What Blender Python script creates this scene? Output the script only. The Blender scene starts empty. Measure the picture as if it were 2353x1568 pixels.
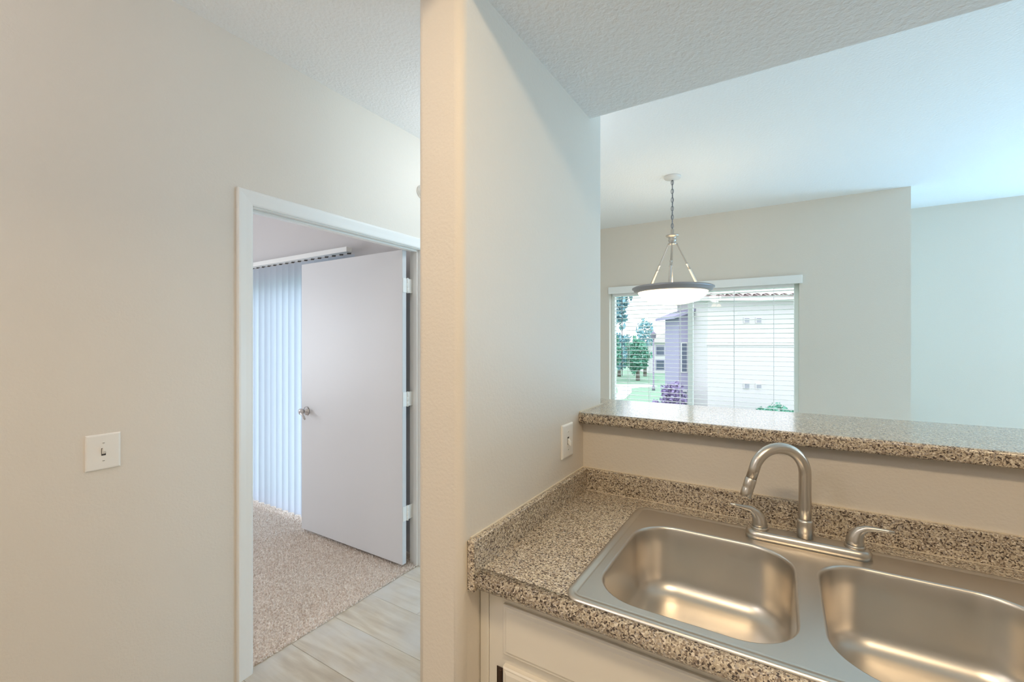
import bpy, bmesh, math, random
import numpy as np
from mathutils import Vector, Matrix

random.seed(7)
SC = bpy.context.scene
COL = SC.collection
PI = math.pi
rad = math.radians

# ------------------------------------------------------------------ camera
CAM_H = 1.45
YAW = rad(31.5)
cam_d = bpy.data.cameras.new('camera')
cam_d.sensor_width = 36.0
cam_d.lens = 1009.0 / 2353.0 * 36.0
cam_d.clip_start = 0.02
cam_d.clip_end = 500
cam = bpy.data.objects.new('camera', cam_d)
cam.location = (0, 0, CAM_H)
cam.rotation_euler = (PI / 2, 0, YAW)
COL.objects.link(cam)
SC.camera = cam

# ------------------------------------------------------------------ world
world = bpy.data.worlds.new('sky')
SC.world = world
world.use_nodes = True
bg = world.node_tree.nodes['Background']
bg.inputs['Color'].default_value = (0.84, 0.92, 1.0, 1)
bg.inputs['Strength'].default_value = 2.8


def area(name, loc, rot, sx, sy, watts, color, portal=False):
    d = bpy.data.lights.new(name, 'AREA')
    d.shape = 'RECTANGLE'
    d.size, d.size_y = sx, sy
    d.energy = watts
    d.color = color
    o = bpy.data.objects.new(name, d)
    o.location = loc
    o.rotation_euler = rot
    COL.objects.link(o)
    if portal:
        d.cycles.is_portal = True
    return o


DAY = (0.33, 0.67, 1.0)
WARM = (1.0, 0.77, 0.50)
# fluorescent fitting up in the light well of the kitchen ceiling
area('kitchen_well_lamp', (0.08, 0.04, 2.56), (0, 0, 0), 0.7, 0.22, 18, WARM)
# added daylight fill for an assumed, unseen glazed door right of the frame
area('daylight_fill_patio', (3.25, 5.66, 1.05), (-PI / 2 - 0.35, 0, 0), 2.0, 2.0, 145, DAY)
# unseen daylight fill added at the solid right hand wall of the living room
area('daylight_fill_side', (5.44, 3.6, 1.5), (0, PI / 2, 0), 1.5, 2.2, 42, DAY)
# weak daylight fill added behind the camera, no window in that wall
area('daylight_fill_hall', (0.2, -2.44, 1.4), (PI / 2, 0, 0), 1.8, 1.5, 1.5, (0.9, 0.95, 1.0))
# daylight behind the vertical blinds, plus an unseen fill added at the bedroom's left wall
area('daylight_bedroom_door', (-3.75, 2.75, 1.15), (-PI / 2, 0, 0), 2.2, 2.1, 6, (0.36, 0.66, 1.0))
area('daylight_fill_bedroom', (-5.9, -0.2, 1.4), (0, -PI / 2, 0), 1.5, 1.6, 56, (0.84, 0.91, 1.0))
# unseen point fills added to brighten the hall, without any fittings


def point_fill(name, loc, watts, color, r=0.12):
    d = bpy.data.lights.new(name, 'POINT')
    d.energy, d.color, d.shadow_soft_size = watts, color, r
    o = bpy.data.objects.new(name, d)
    o.location = loc
    COL.objects.link(o)


point_fill('entry_fill', (-1.25, -0.75, 2.42), 13.5, (1.0, 0.95, 0.95))
point_fill('hall_fill', (-1.36, 2.2, 2.42), 7, (0.9, 0.95, 1.0))
point_fill('living_fill', (3.5, 2.7, 1.95), 26, (1.0, 0.87, 0.62))  # unseen warm fill added to brighten the dining and living room walls
# the sky seen through the dining window
area('window_portal', (-0.77, 5.06, 1.3), (-PI / 2, 0, 0), 1.82, 1.4, 1, (1, 1, 1), portal=True)

SC.view_settings.view_transform = 'Standard'
SC.view_settings.look = 'None'
SC.view_settings.exposure = 0.22
SC.view_settings.gamma = 1.0
SC.view_settings.use_curve_mapping = False
cy = SC.cycles
cy.max_bounces = 12
cy.diffuse_bounces = 8
cy.glossy_bounces = 4
cy.transmission_bounces = 8
cy.transparent_max_bounces = 8
cy.sample_clamp_indirect = 6
cy.use_denoising = True
cy.caustics_reflective = False
cy.caustics_refractive = False


# ------------------------------------------------------------------ materials
def srgb(r, g, b):
    def c(v):
        v /= 255.0
        return v / 12.92 if v <= 0.04045 else ((v + 0.055) / 1.055) ** 2.4
    return (c(r), c(g), c(b), 1)


def mat(name, color, rough=0.6, metal=0.0, spec=0.5, bump=None, **kw):
    m = bpy.data.materials.new(name)
    m.use_nodes = True
    nt = m.node_tree
    b = nt.nodes['Principled BSDF']
    b.inputs['Base Color'].default_value = color
    b.inputs['Roughness'].default_value = rough
    b.inputs['Metallic'].default_value = metal
    b.inputs['Specular IOR Level'].default_value = spec
    for k, v in kw.items():
        b.inputs[k].default_value = v
    if bump:
        scale, strength, dist = bump[:3]
        tc = nt.nodes.new('ShaderNodeTexCoord')
        n = nt.nodes.new('ShaderNodeTexNoise')
        n.inputs['Scale'].default_value = scale
        n.inputs['Detail'].default_value = 3.0
        bp = nt.nodes.new('ShaderNodeBump')
        bp.inputs['Strength'].default_value = strength
        bp.inputs['Distance'].default_value = dist
        nt.links.new(tc.outputs['Object'], n.inputs['Vector'])
        nt.links.new(n.outputs['Fac'], bp.inputs['Height'])
        nt.links.new(bp.outputs['Normal'], b.inputs['Normal'])
    return m


def nodes_of(m):
    nt = m.node_tree
    return nt, nt.nodes, nt.links, nt.nodes['Principled BSDF']


M = {}
M['wall'] = mat('wall_paint', (0.74, 0.69, 0.62, 1), 0.55, spec=0.35, bump=(130, 0.35, 0.0025))
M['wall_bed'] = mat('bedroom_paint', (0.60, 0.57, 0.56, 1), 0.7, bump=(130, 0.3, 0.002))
M['ceil'] = mat('ceiling_texture', (0.86, 0.87, 0.88, 1), 0.9, spec=0.1, bump=(70, 0.6, 0.006))
M['trim'] = mat('white_trim_paint', (0.84, 0.84, 0.82, 1), 0.35, bump=(40, 0.05, 0.001))
M['door'] = mat('door_paint', (0.68, 0.68, 0.69, 1), 0.4, bump=(60, 0.05, 0.001))
M['plastic'] = mat('white_plastic', (0.85, 0.83, 0.79, 1), 0.3)
M['cabinet'] = mat('cabinet_paint', (0.78, 0.74, 0.66, 1), 0.38, bump=(50, 0.06, 0.001))
M['dark_metal'] = mat('oil_rubbed_bronze', (0.05, 0.028, 0.018, 1), 0.4, 0.7)
M['nickel'] = mat('brushed_nickel', (0.62, 0.58, 0.53, 1), 0.30, 1.0)
M['chrome'] = mat('satin_chrome', (0.66, 0.63, 0.62, 1), 0.22, 1.0)
M['lamp_metal'] = mat('lamp_nickel', (0.52, 0.47, 0.42, 1), 0.38, 0.85)
M['rim_metal'] = mat('rim_metal_shaded', (0.33, 0.31, 0.32, 1), 0.45, 0.6)  # shadowy look of the pendant rim put into a darker base colour
M['far_post'] = mat('faded_post_paint', (0.24, 0.21, 0.28, 1), 0.6)
M['canopy'] = mat('canopy_paint', (0.72, 0.71, 0.70, 1), 0.4)
M['chain'] = mat('chain_steel', (0.26, 0.27, 0.30, 1), 0.45, 0.8)
M['gap'] = mat('dark_screw_slot', (0.05, 0.045, 0.04, 1), 0.6)
M['blind'] = mat('blind_slat', (0.86, 0.87, 0.86, 1), 0.45)
M['cord'] = mat('blind_cord', (0.80, 0.82, 0.84, 1), 0.7)
M['wand'] = mat('tilt_wand', (0.22, 0.24, 0.28, 1), 0.3)
M['vinyl'] = mat('window_vinyl', (0.80, 0.86, 0.84, 1), 0.4)
M['caulk'] = mat('caulk', (0.72, 0.64, 0.52, 1), 0.6)
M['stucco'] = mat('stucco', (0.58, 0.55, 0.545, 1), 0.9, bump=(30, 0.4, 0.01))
M['stucco_dark'] = mat('stucco_shade_mauve', (0.33, 0.31, 0.42, 1), 0.9, bump=(30, 0.4, 0.01))  # shade of the side wing put into its base colour
M['stucco_trim'] = mat('stucco_band', (0.62, 0.60, 0.59, 1), 0.9)
M['roof'] = mat('roof_tile', (0.62, 0.54, 0.52, 1), 0.8, bump=(14, 0.3, 0.01))
M['ext_glass'] = mat('far_glass', (0.10, 0.12, 0.17, 1), 0.1)
M['grass'] = mat('lawn', (0.20, 0.33, 0.22, 1), 0.9, bump=(20, 0.6, 0.02))
M['path'] = mat('concrete_path', (0.72, 0.72, 0.70, 1), 0.9, bump=(20, 0.2, 0.01))
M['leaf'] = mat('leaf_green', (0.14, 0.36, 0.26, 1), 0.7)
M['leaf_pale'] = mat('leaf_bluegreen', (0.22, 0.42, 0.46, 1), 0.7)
M['leaf_purple'] = mat('leaf_purple', (0.28, 0.22, 0.38, 1), 0.7)
M['bark'] = mat('bark', (0.22, 0.18, 0.16, 1), 0.9, bump=(30, 0.6, 0.02))

# brushed stainless: fine stretched noise in the roughness and relief
M['steel'] = mat('stainless_steel', (0.68, 0.64, 0.585, 1), 0.33, 1.0)
nt, N, L, B = nodes_of(M['steel'])
tc = N.new('ShaderNodeTexCoord')
mp = N.new('ShaderNodeMapping')
mp.inputs['Scale'].default_value = (4, 400, 400)
no = N.new('ShaderNodeTexNoise')
no.inputs['Scale'].default_value = 1.0
mr = N.new('ShaderNodeMapRange')
mr.inputs['To Min'].default_value = 0.32
mr.inputs['To Max'].default_value = 0.36
L.new(tc.outputs['Object'], mp.inputs['Vector'])
L.new(mp.outputs['Vector'], no.inputs['Vector'])
L.new(no.outputs['Fac'], mr.inputs['Value'])
L.new(mr.outputs['Result'], B.inputs['Roughness'])

# speckled laminate
M['granite'] = mat('speckled_laminate', (0.4, 0.35, 0.28, 1), 0.2, spec=0.5, **{'Coat Weight': 0.4, 'Coat Roughness': 0.09})
nt, N, L, B = nodes_of(M['granite'])
tc = N.new('ShaderNodeTexCoord')
wn = N.new('ShaderNodeTexNoise')
wn.inputs['Scale'].default_value = 160
wmx = N.new('ShaderNodeMixRGB')
wmx.blend_type = 'ADD'
wmx.inputs['Fac'].default_value = 0.006
v1 = N.new('ShaderNodeTexVoronoi')
v1.inputs['Scale'].default_value = 330
sep = N.new('ShaderNodeSeparateColor')
rp = N.new('ShaderNodeValToRGB')
rp.color_ramp.interpolation = 'CONSTANT'
cr = rp.color_ramp.elements
stops = [(0.0, srgb(78, 66, 60)), (0.15, srgb(134, 118, 104)), (0.28, srgb(170, 154, 134)),
         (0.50, srgb(198, 184, 162)), (0.68, srgb(214, 202, 180)), (0.84, srgb(178, 168, 158)), (0.93, srgb(232, 222, 206))]
cr[0].position, cr[0].color = stops[0]
cr[1].position, cr[1].color = stops[1]
for p, c in stops[2:]:
    e = cr.new(p)
    e.color = c
v2 = N.new('ShaderNodeTexNoise')
v2.inputs['Scale'].default_value = 900
v2.inputs['Detail'].default_value = 2
mx = N.new('ShaderNodeMixRGB')
mx.blend_type = 'OVERLAY'
mx.inputs['Fac'].default_value = 0.45
L.new(tc.outputs['Object'], wn.inputs['Vector'])
L.new(tc.outputs['Object'], wmx.inputs['Color1'])
L.new(wn.outputs['Color'], wmx.inputs['Color2'])
L.new(wmx.outputs['Color'], v1.inputs['Vector'])
L.new(tc.outputs['Object'], v2.inputs['Vector'])
L.new(v1.outputs['Color'], sep.inputs['Color'])
L.new(sep.outputs['Red'], rp.inputs['Fac'])
L.new(rp.outputs['Color'], mx.inputs['Color1'])
L.new(v2.outputs['Fac'], mx.inputs['Color2'])
L.new(mx.outputs['Color'], B.inputs['Base Color'])

# weathered wood planks, every plank its own tone
M['plank'] = mat('pale_oak_vinyl', (0.5, 0.45, 0.38, 1), 0.45, spec=0.4)
nt, N, L, B = nodes_of(M['plank'])
tc = N.new('ShaderNodeTexCoord')
oi = N.new('ShaderNodeObjectInfo')
cm = N.new('ShaderNodeCombineXYZ')
ma = N.new('ShaderNodeMath')
ma.operation = 'MULTIPLY'
ma.inputs[1].default_value = 37.0
va = N.new('ShaderNodeVectorMath')
mp = N.new('ShaderNodeMapping')
mp.inputs['Scale'].default_value = (2.2, 16, 10)
n1 = N.new('ShaderNodeTexNoise')
n1.inputs['Scale'].default_value = 1.6
n1.inputs['Detail'].default_value = 7
n1.inputs['Distortion'].default_value = 0.25
r1 = N.new('ShaderNodeValToRGB')
e = r1.color_ramp.elements
e[0].position, e[0].color = 0.28, srgb(186, 173, 155)
e[1].position, e[1].color = 0.72, srgb(226, 219, 205)
k = e.new(0.5)
k.color = srgb(208, 197, 179)
n2 = N.new('ShaderNodeTexNoise')
n2.inputs['Scale'].default_value = 3.2
n2.inputs['Detail'].default_value = 4
mx = N.new('ShaderNodeMixRGB')
mx.blend_type = 'MIX'
mx.inputs['Color2'].default_value = srgb(214, 213, 210)
mr = N.new('ShaderNodeMapRange')
mr.inputs['From Min'].default_value = 0.42
mr.inputs['From Max'].default_value = 0.65
mr.inputs['To Max'].default_value = 0.75
hs = N.new('ShaderNodeHueSaturation')
m2 = N.new('ShaderNodeMapRange')
m2.inputs['To Min'].default_value = 0.86
m2.inputs['To Max'].default_value = 1.12
L.new(oi.outputs['Random'], ma.inputs[0])
L.new(ma.outputs[0], cm.inputs['X'])
L.new(ma.outputs[0], cm.inputs['Y'])
L.new(tc.outputs['Object'], va.inputs[0])
L.new(cm.outputs['Vector'], va.inputs[1])
L.new(va.outputs['Vector'], mp.inputs['Vector'])
L.new(mp.outputs['Vector'], n1.inputs['Vector'])
L.new(va.outputs['Vector'], n2.inputs['Vector'])
L.new(n1.outputs['Fac'], r1.inputs['Fac'])
L.new(n2.outputs['Fac'], mr.inputs['Value'])
L.new(mr.outputs['Result'], mx.inputs['Fac'])
L.new(r1.outputs['Color'], mx.inputs['Color1'])
L.new(mx.outputs['Color'], hs.inputs['Color'])
L.new(oi.outputs['Random'], m2.inputs['Value'])
L.new(m2.outputs['Result'], hs.inputs['Value'])
L.new(hs.outputs['Color'], B.inputs['Base Color'])

# carpet: tone changes from tuft to tuft
M['carpet'] = mat('carpet_pile', (0.5, 0.4, 0.35, 1), 0.95, spec=0.1)
nt, N, L, B = nodes_of(M['carpet'])
tc = N.new('ShaderNodeTexCoord')
n1 = N.new('ShaderNodeTexNoise')
n1.inputs['Scale'].default_value = 85
n1.inputs['Detail'].default_value = 4
r1 = N.new('ShaderNodeValToRGB')
e = r1.color_ramp.elements
e[0].position, e[0].color = 0.30, srgb(198, 176, 160)
e[1].position, e[1].color = 0.70, srgb(255, 247, 238)
L.new(tc.outputs['Object'], n1.inputs['Vector'])
L.new(n1.outputs['Fac'], r1.inputs['Fac'])
L.new(r1.outputs['Color'], B.inputs['Base Color'])

# translucent vinyl vane
M['vane'] = bpy.data.materials.new('vane_vinyl')
M['vane'].use_nodes = True
nt = M['vane'].node_tree
nt.nodes.clear()
o_ = nt.nodes.new('ShaderNodeOutputMaterial')
ms = nt.nodes.new('ShaderNodeMixShader')
ms.inputs[0].default_value = 0.5
df = nt.nodes.new('ShaderNodeBsdfDiffuse')
df.inputs['Color'].default_value = (0.62, 0.64, 0.68, 1)
tr = nt.nodes.new('ShaderNodeBsdfTranslucent')
tr.inputs['Color'].default_value = (0.72, 0.80, 0.92, 1)
nt.links.new(df.outputs[0], ms.inputs[1])
nt.links.new(tr.outputs[0], ms.inputs[2])
nt.links.new(ms.outputs[0], o_.inputs[0])

# window glass: clear sheet with a faint reflection
M['glass'] = bpy.data.materials.new('window_glass')
M['glass'].use_nodes = True
nt = M['glass'].node_tree
nt.nodes.clear()
o_ = nt.nodes.new('ShaderNodeOutputMaterial')
ms = nt.nodes.new('ShaderNodeMixShader')
ms.inputs[0].default_value = 0.015
tb = nt.nodes.new('ShaderNodeBsdfTransparent')
tb.inputs['Color'].default_value = (0.97, 0.97, 0.98, 1)
gl = nt.nodes.new('ShaderNodeBsdfGlossy')
gl.inputs['Roughness'].default_value = 0.02
nt.links.new(tb.outputs[0], ms.inputs[1])
nt.links.new(gl.outputs[0], ms.inputs[2])
nt.links.new(ms.outputs[0], o_.inputs[0])

# frosted lamp bowl, lit from inside
M['bowl'] = mat('lit_frosted_glass', (0.95, 0.88, 0.75, 1), 0.35)
nt, N, L, B = nodes_of(M['bowl'])
B.inputs['Emission Color'].default_value = (1.0, 0.80, 0.52, 1)
B.inputs['Emission Strength'].default_value = 2.2


# ------------------------------------------------------------------ mesh helpers
class G:
    """vertex / face collector in world coordinates"""

    def __init__(self):
        self.v, self.f, self.s = [], [], []

    def add(self, vs, fs, smooth=False):
        n = len(self.v)
        self.v += [tuple(p) for p in vs]
        self.f += [tuple(i + n for i in f) for f in fs]
        self.s += [smooth] * len(fs)
        return self

    def box(self, x0, x1, y0, y1, z0, z1):
        vs = [(x, y, z) for x in (x0, x1) for y in (y0, y1) for z in (z0, z1)]
        fs = [(0, 1, 3, 2), (4, 6, 7, 5), (0, 4, 5, 1), (2, 3, 7, 6), (0, 2, 6, 4), (1, 5, 7, 3)]
        return self.add(vs, fs)

    def bbox(self, x0, x1, y0, y1, z0, z1, b=0.003, seg=2):
        bm = bmesh.new()
        bmesh.ops.create_cube(bm, size=1.0)
        for v in bm.verts:
            v.co = Vector(((x0 + x1) / 2 + v.co.x * (x1 - x0), (y0 + y1) / 2 + v.co.y * (y1 - y0),
                           (z0 + z1) / 2 + v.co.z * (z1 - z0)))
        bmesh.ops.bevel(bm, geom=bm.edges[:], offset=b, segments=seg, affect='EDGES', profile=0.5)
        return self.bm(bm)

    def bm(self, bm, smooth=False):
        bm.verts.index_update()
        self.add([v.co[:] for v in bm.verts], [[v.index for v in f.verts] for f in bm.faces], smooth)
        bm.free()
        return self

    def rings(self, rings, closed=True, cap0=False, cap1=False, smooth=True, flat_over=None):
        n = len(rings[0])
        vs = [p for r in rings for p in r]
        fs = []
        for i in range(len(rings) - 1):
            for j in range(n if closed else n - 1):
                a, b = i * n + j, i * n + (j + 1) % n
                fs.append((a, b, b + n, a + n))
        self.add(vs, fs, smooth)
        if flat_over:        # wide faces of a section stay flat, only its rounded edges are smooth
            for q, f in enumerate(fs):
                if (Vector(vs[f[0]]) - Vector(vs[f[1]])).length > flat_over:
                    self.s[len(self.s) - len(fs) + q] = False
        k = len(self.v) - len(vs)
        if cap0:
            self.f.append(tuple(k + i for i in reversed(range(n))))
            self.s.append(False)
        if cap1:
            self.f.append(tuple(k + (len(rings) - 1) * n + i for i in range(n)))
            self.s.append(False)
        return self

    def lathe(self, prof, c, axis='Z', n=32, cap0=True, cap1=True, mtx=None):
        rr = []
        for r, h in prof:
            ring = []
            for i in range(n):
                a = 2 * PI * i / n
                p = Vector((r * math.cos(a), r * math.sin(a), h))
                if axis == 'X':
                    p = Vector((p.z, p.x, p.y))
                elif axis == 'Y':
                    p = Vector((p.y, p.z, p.x))
                if mtx is not None:
                    p = mtx @ p
                ring.append((p + Vector(c))[:])
            rr.append(ring)
        return self.rings(rr, True, cap0, cap1)

    def tube(self, pts, rads, n=14, caps=True, flat=1.0):
        pts = [Vector(p) for p in pts]
        if not hasattr(rads, '__len__'):
            rads = [rads] * len(pts)
        rr, prev = [], None
        for i, p in enumerate(pts):
            t = (pts[min(i + 1, len(pts) - 1)] - pts[max(i - 1, 0)]).normalized()
            if prev is None:
                a = Vector((0, 0, 1)) if abs(t.z) < 0.9 else Vector((1, 0, 0))
                u = t.cross(a).normalized()
            else:
                u = (prev - t * prev.dot(t)).normalized()
            prev = u
            w = t.cross(u)
            rr.append([(p + (u * math.cos(2 * PI * j / n) + w * math.sin(2 * PI * j / n) * flat) * rads[i])[:]
                       for j in range(n)])
        return self.rings(rr, True, caps, caps)

    def prism(self, poly, z0, z1):
        n = len(poly)
        vs = [(x, y, z0) for x, y in poly] + [(x, y, z1) for x, y in poly]
        fs = [tuple(reversed(range(n))), tuple(range(n, 2 * n))]
        fs += [(i, (i + 1) % n, n + (i + 1) % n, n + i) for i in range(n)]
        return self.add(vs, fs)


def ob(name, g, m, parent=None, label=None, cat=None, group=None, kind=None, auto=None):
    me = bpy.data.meshes.new(name)
    off = Vector((0, 0, 0))
    if parent is not None:
        p = parent
        while p is not None:
            off += p.location
            p = p.parent
    me.from_pydata([(x - off.x, y - off.y, z - off.z) for x, y, z in g.v], [], g.f)
    for p, s in zip(me.polygons, g.s):
        p.use_smooth = s
    bm = bmesh.new()
    bm.from_mesh(me)
    bmesh.ops.recalc_face_normals(bm, faces=bm.faces)
    bm.to_mesh(me)
    bm.free()
    me.materials.append(M[m])
    o = bpy.data.objects.new(name, me)
    COL.objects.link(o)
    if parent is not None:
        o.parent = parent
    tag(o, label, cat, group, kind)
    return o


def tag(o, label=None, cat=None, group=None, kind=None):
    for k_, v_ in (('label', label), ('category', cat), ('group', group), ('kind', kind)):
        if v_:
            o[k_] = v_


def thing(name, loc, label=None, cat=None, group=None, kind=None):
    o = bpy.data.objects.new(name, None)
    o.empty_display_size = 0.05
    o.location = loc
    COL.objects.link(o)
    tag(o, label, cat, group, kind)
    return o


def put(name, me, parent, loc, rot=(0, 0, 0)):
    o = bpy.data.objects.new(name, me)
    o.location = loc
    o.rotation_euler = rot
    o.parent = parent
    COL.objects.link(o)
    return o


def rrect(x0, x1, y0, y1, r, n=8):
    pts = []
    for cx, cy_, a0 in ((x1 - r, y1 - r, 0), (x0 + r, y1 - r, 90), (x0 + r, y0 + r, 180), (x1 - r, y0 + r, 270)):
        for i in range(n + 1):
            a = rad(a0 + 90 * i / n)
            pts.append((cx + r * math.cos(a), cy_ + r * math.sin(a)))
    return pts


# ------------------------------------------------------------------ setting
XL, XL2 = -1.973, -2.068          # hall face / bedroom face of the left wall
WX = -0.619                       # kitchen face of the partition
YB = 1.510                        # kitchen face of the bar wall
YF, YF2 = 4.873, 5.70             # dining wall / deeper living room wall
ZK, ZC = 2.294, 2.745             # kitchen / hall and living ceilings
D0, D1, DH = 1.030, 2.115, 2.052  # bedroom door opening
XR = 5.5

fl = ob('floor', G().box(-2.02, XR, -2.5, YF2, -0.12, -0.004), 'plank', kind='structure')
# planks run away from the left wall; those in sight lie one by one
PW, PL = 0.24, 1.22
pm = None
rows = [1.0 + 0.24 * i for i in range(-4, 12)]
for ri, y in enumerate(rows):
    x0 = -1.998
    first = [0.55, 1.22, 0.9, 0.35][ri % 4]
    xs = [x0, x0 + first]
    while xs[-1] < -0.30:
        xs.append(xs[-1] + PL)
    for a, b in zip(xs[:-1], xs[1:]):
        g = G().bbox(a + 0.0008, b - 0.0008, y + 0.0008, y + PW - 0.0008, -0.004, 0.0, 0.0012, 1)
        ob('plank', g, 'plank', fl)

g = G()
g.box(XL2, XL, -2.5, D0, -0.1, 2.9)
g.box(XL2, XL, D1, 5.0, -0.1, 2.9)
g.box(XL2, XL, D0, D1, DH, 2.9)
ob('wall_left', g, 'wall', kind='structure')

# partition between hall and kitchen with bullnose corners
prof = rrect(-0.757, WX, 0.790, 1.708, 0.022, 6)
g = G().rings([[(x, y, z) for x, y in prof] for z in (0, 1.0, 2.0, ZC + 0.02)], True, True, True, True, 0.03)
ob('wall_partition', g, 'wall', kind='structure')

ob('wall_bar', G().box(WX - 0.01, 2.40, YB, 1.70, 0, 1.1535), 'wall', kind='structure')

# dining wall with its window opening
WN = (-1.680, 0.144, 0.62, 2.000)
g = G()
g.box(XL2, WN[0], YF, 5.02, -0.1, 2.9)
g.box(WN[1], 0.926, YF, 5.02, -0.1, 2.9)
g.box(WN[0], WN[1], YF, 5.02, -0.1, WN[2])
g.box(WN[0], WN[1], YF, 5.02, WN[3], 2.9)
ob('wall_far', g, 'wall', kind='structure')
ob('wall_jog', G().box(0.80, 0.926, 5.02, 5.82, -0.1, 2.9), 'wall', kind='structure')
g = G()
g.box(0.926, 2.2, YF2, 5.82, -0.1, 2.9)
g.box(4.3, XR + 0.1, YF2, 5.82, -0.1, 2.9)
g.box(2.2, 4.3, YF2, 5.82, 2.08, 2.9)
g.box(2.2, 4.3, YF2 + 0.09, 5.82, -0.1, 2.08)
ob('wall_far_right', g, 'wall', kind='structure')
ob('wall_right', G().box(XR, XR + 0.1, -2.6, YF2, -0.1, 2.9), 'wall', kind='structure')
ob('wall_behind', G().box(XL2, XR + 0.1, -2.6, -2.5, -0.1, 2.9), 'wall', kind='structure')
ob('wall_kitchen_right', G().box(2.40, 2.52, -2.5, 1.70, 0, ZC), 'wall', kind='structure')

# ceilings: high one over hall and living room, lowered one with a light well over the kitchen
ob('ceiling', G().box(XL2, XR + 0.1, -2.6, 5.82, ZC, ZC + 0.15), 'ceil', kind='structure')
WELL = (-0.62, 1.60, -0.75, 0.73)
g = G()
KX0, KX1, KY0, KY1 = -0.757, 2.40, -1.6, 1.575
g.prism([(KX0, WELL[3]), (KX1, WELL[3]), (KX1, KY1), (WX - 0.02, KY1), (WX - 0.02, 0.80), (KX0, 0.80)], ZK, ZC)
g.box(KX0, KX1, KY0, WELL[2], ZK, ZC)
g.box(KX0, WELL[0], WELL[2], WELL[3], ZK, ZC)
g.box(WELL[1], KX1, WELL[2], WELL[3], ZK, ZC)
g.box(WELL[0], WELL[1], WELL[2], WELL[3], 2.60, ZC)
ob('ceiling_kitchen', g, 'ceil', kind='structure')

# bedroom shell behind the door
BZ = 2.72
ob('floor_bedroom', G().box(-6.0, -2.02, -1.6, 2.20, -0.12, 0.002), 'carpet', kind='structure')
g = G()
BW = (-4.95, -2.72, 0.0, 1.97)
g.box(-6.1, BW[0], 2.20, 2.32, -0.1, BZ + 0.1)
g.box(BW[1], XL2, 2.20, 2.32, -0.1, BZ + 0.1)
g.box(BW[0], BW[1], 2.20, 2.32, BW[3], BZ + 0.1)
g.box(BW[0], BW[1], 2.20, 2.32, -0.1, 0.02)
ob('wall_bedroom_far', g, 'wall_bed', kind='structure')
ob('wall_bedroom_left', G().box(-6.1, -6.0, -1.6, 2.20, -0.1, BZ + 0.1), 'wall_bed', kind='structure')
ob('wall_bedroom_near', G().box(-6.1, XL2, -1.7, -1.6, -0.1, BZ + 0.1), 'wall_bed', kind='structure')
ob('ceiling_bedroom', G().box(-6.1, XL2, -1.7, 2.32, BZ, BZ + 0.1), 'ceil', kind='structure')

# ------------------------------------------------------------------ door casing and door
tr_ = thing('trim_1', (XL, 1.55, 0), kind='structure')
CW, CT = 0.064, 0.016


def casing_profile(flip):
    # distance from the opening edge -> thickness
    return [(0.0, 0.0), (0.0, 0.009), (0.006, 0.012), (0.030, 0.0135), (0.052, CT), (0.060, CT), (CW, 0.011), (CW, 0.0)]


def casing(y0, y1, z1, side):
    g = G()
    pr = casing_profile(0)
    r0, r1 = [], []
    if side == 'left':
        for d_, t_ in pr:
            r0.append((XL + t_, y0 - d_, 0.0))
            r1.append((XL + t_, y0 - d_, z1 + d_))
    elif side == 'right':
        for d_, t_ in pr:
            r0.append((XL + t_, y1 + d_, 0.0))
            r1.append((XL + t_, y1 + d_, z1 + d_))
    else:
        for d_, t_ in pr:
            r0.append((XL + t_, y0 - d_, z1 + d_))
            r1.append((XL + t_, y1 + d_, z1 + d_))
    g.rings([r0, r1], True, True, True, smooth=False)
    return g


JT = 0.018
oy0, oy1, oz = D0 + JT - 0.006, D1 - JT + 0.006, DH - JT + 0.006
for s in ('left', 'head', 'right'):
    ob('casing', casing(oy0, oy1, oz, s), 'trim', tr_)
ob('jamb', G().bbox(XL2 - 0.001, XL + 0.001, D0, D0 + JT, 0, DH, 0.0015, 1), 'trim', tr_)
ob('jamb', G().bbox(XL2 - 0.001, XL + 0.001, D1 - JT, D1, 0, DH, 0.0015, 1), 'trim', tr_)
ob('jamb', G().bbox(XL2 - 0.001, XL + 0.001, D0 + JT, D1 - JT, DH - JT, DH, 0.0015, 1), 'trim', tr_)
sx0, sx1 = XL2 + 0.040, XL2 + 0.073
ob('door_stop', G().bbox(sx0, sx1, D0 + JT, D0 + JT + 0.011, 0, DH - JT, 0.002, 1), 'trim', tr_)
ob('door_stop', G().bbox(sx0, sx1, D1 - JT - 0.011, D1 - JT, 0, DH - JT, 0.002, 1), 'trim', tr_)
ob('door_stop', G().bbox(sx0, sx1, D0 + JT + 0.011, D1 - JT - 0.011, DH - JT - 0.011, DH - JT, 0.002, 1), 'trim', tr_)

DX0, DX1, DY0, DY1 = -3.105, -2.045, 2.008, 2.043
dr = thing('door_1', (DX1, DY1, 0.03), kind='structure')
ob('door_leaf', G().bbox(DX0, DX1, DY0, DY1, 0.028, 2.030, 0.002, 1), 'door', dr)
for z in (1.805, 1.078, 0.348):
    g = G()
    g.bbox(DX1 - 0.001, DX1 + 0.003, DY0 + 0.004, DY1, z - 0.046, z + 0.046, 0.001, 1)
    g.lathe([(0.0065, z - 0.048), (0.0065, z - 0.016), (0.0055, z - 0.0155), (0.0055, z - 0.0145), (0.0065, z - 0.014),
             (0.0065, z + 0.014), (0.0055, z + 0.0145), (0.0055, z + 0.0155), (0.0065, z + 0.016), (0.0065, z + 0.048)],
            (DX1 + 0.004, DY1 + 0.007, 0), n=10)
    g.bbox(DX1 - 0.002, DX1 + 0.002, DY1 - 0.002, D1 - JT + 0.001, z - 0.045, z + 0.045, 0.0008, 1)
    ob('hinge', g, 'trim', dr)
hz = 0.925
g = G()
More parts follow.
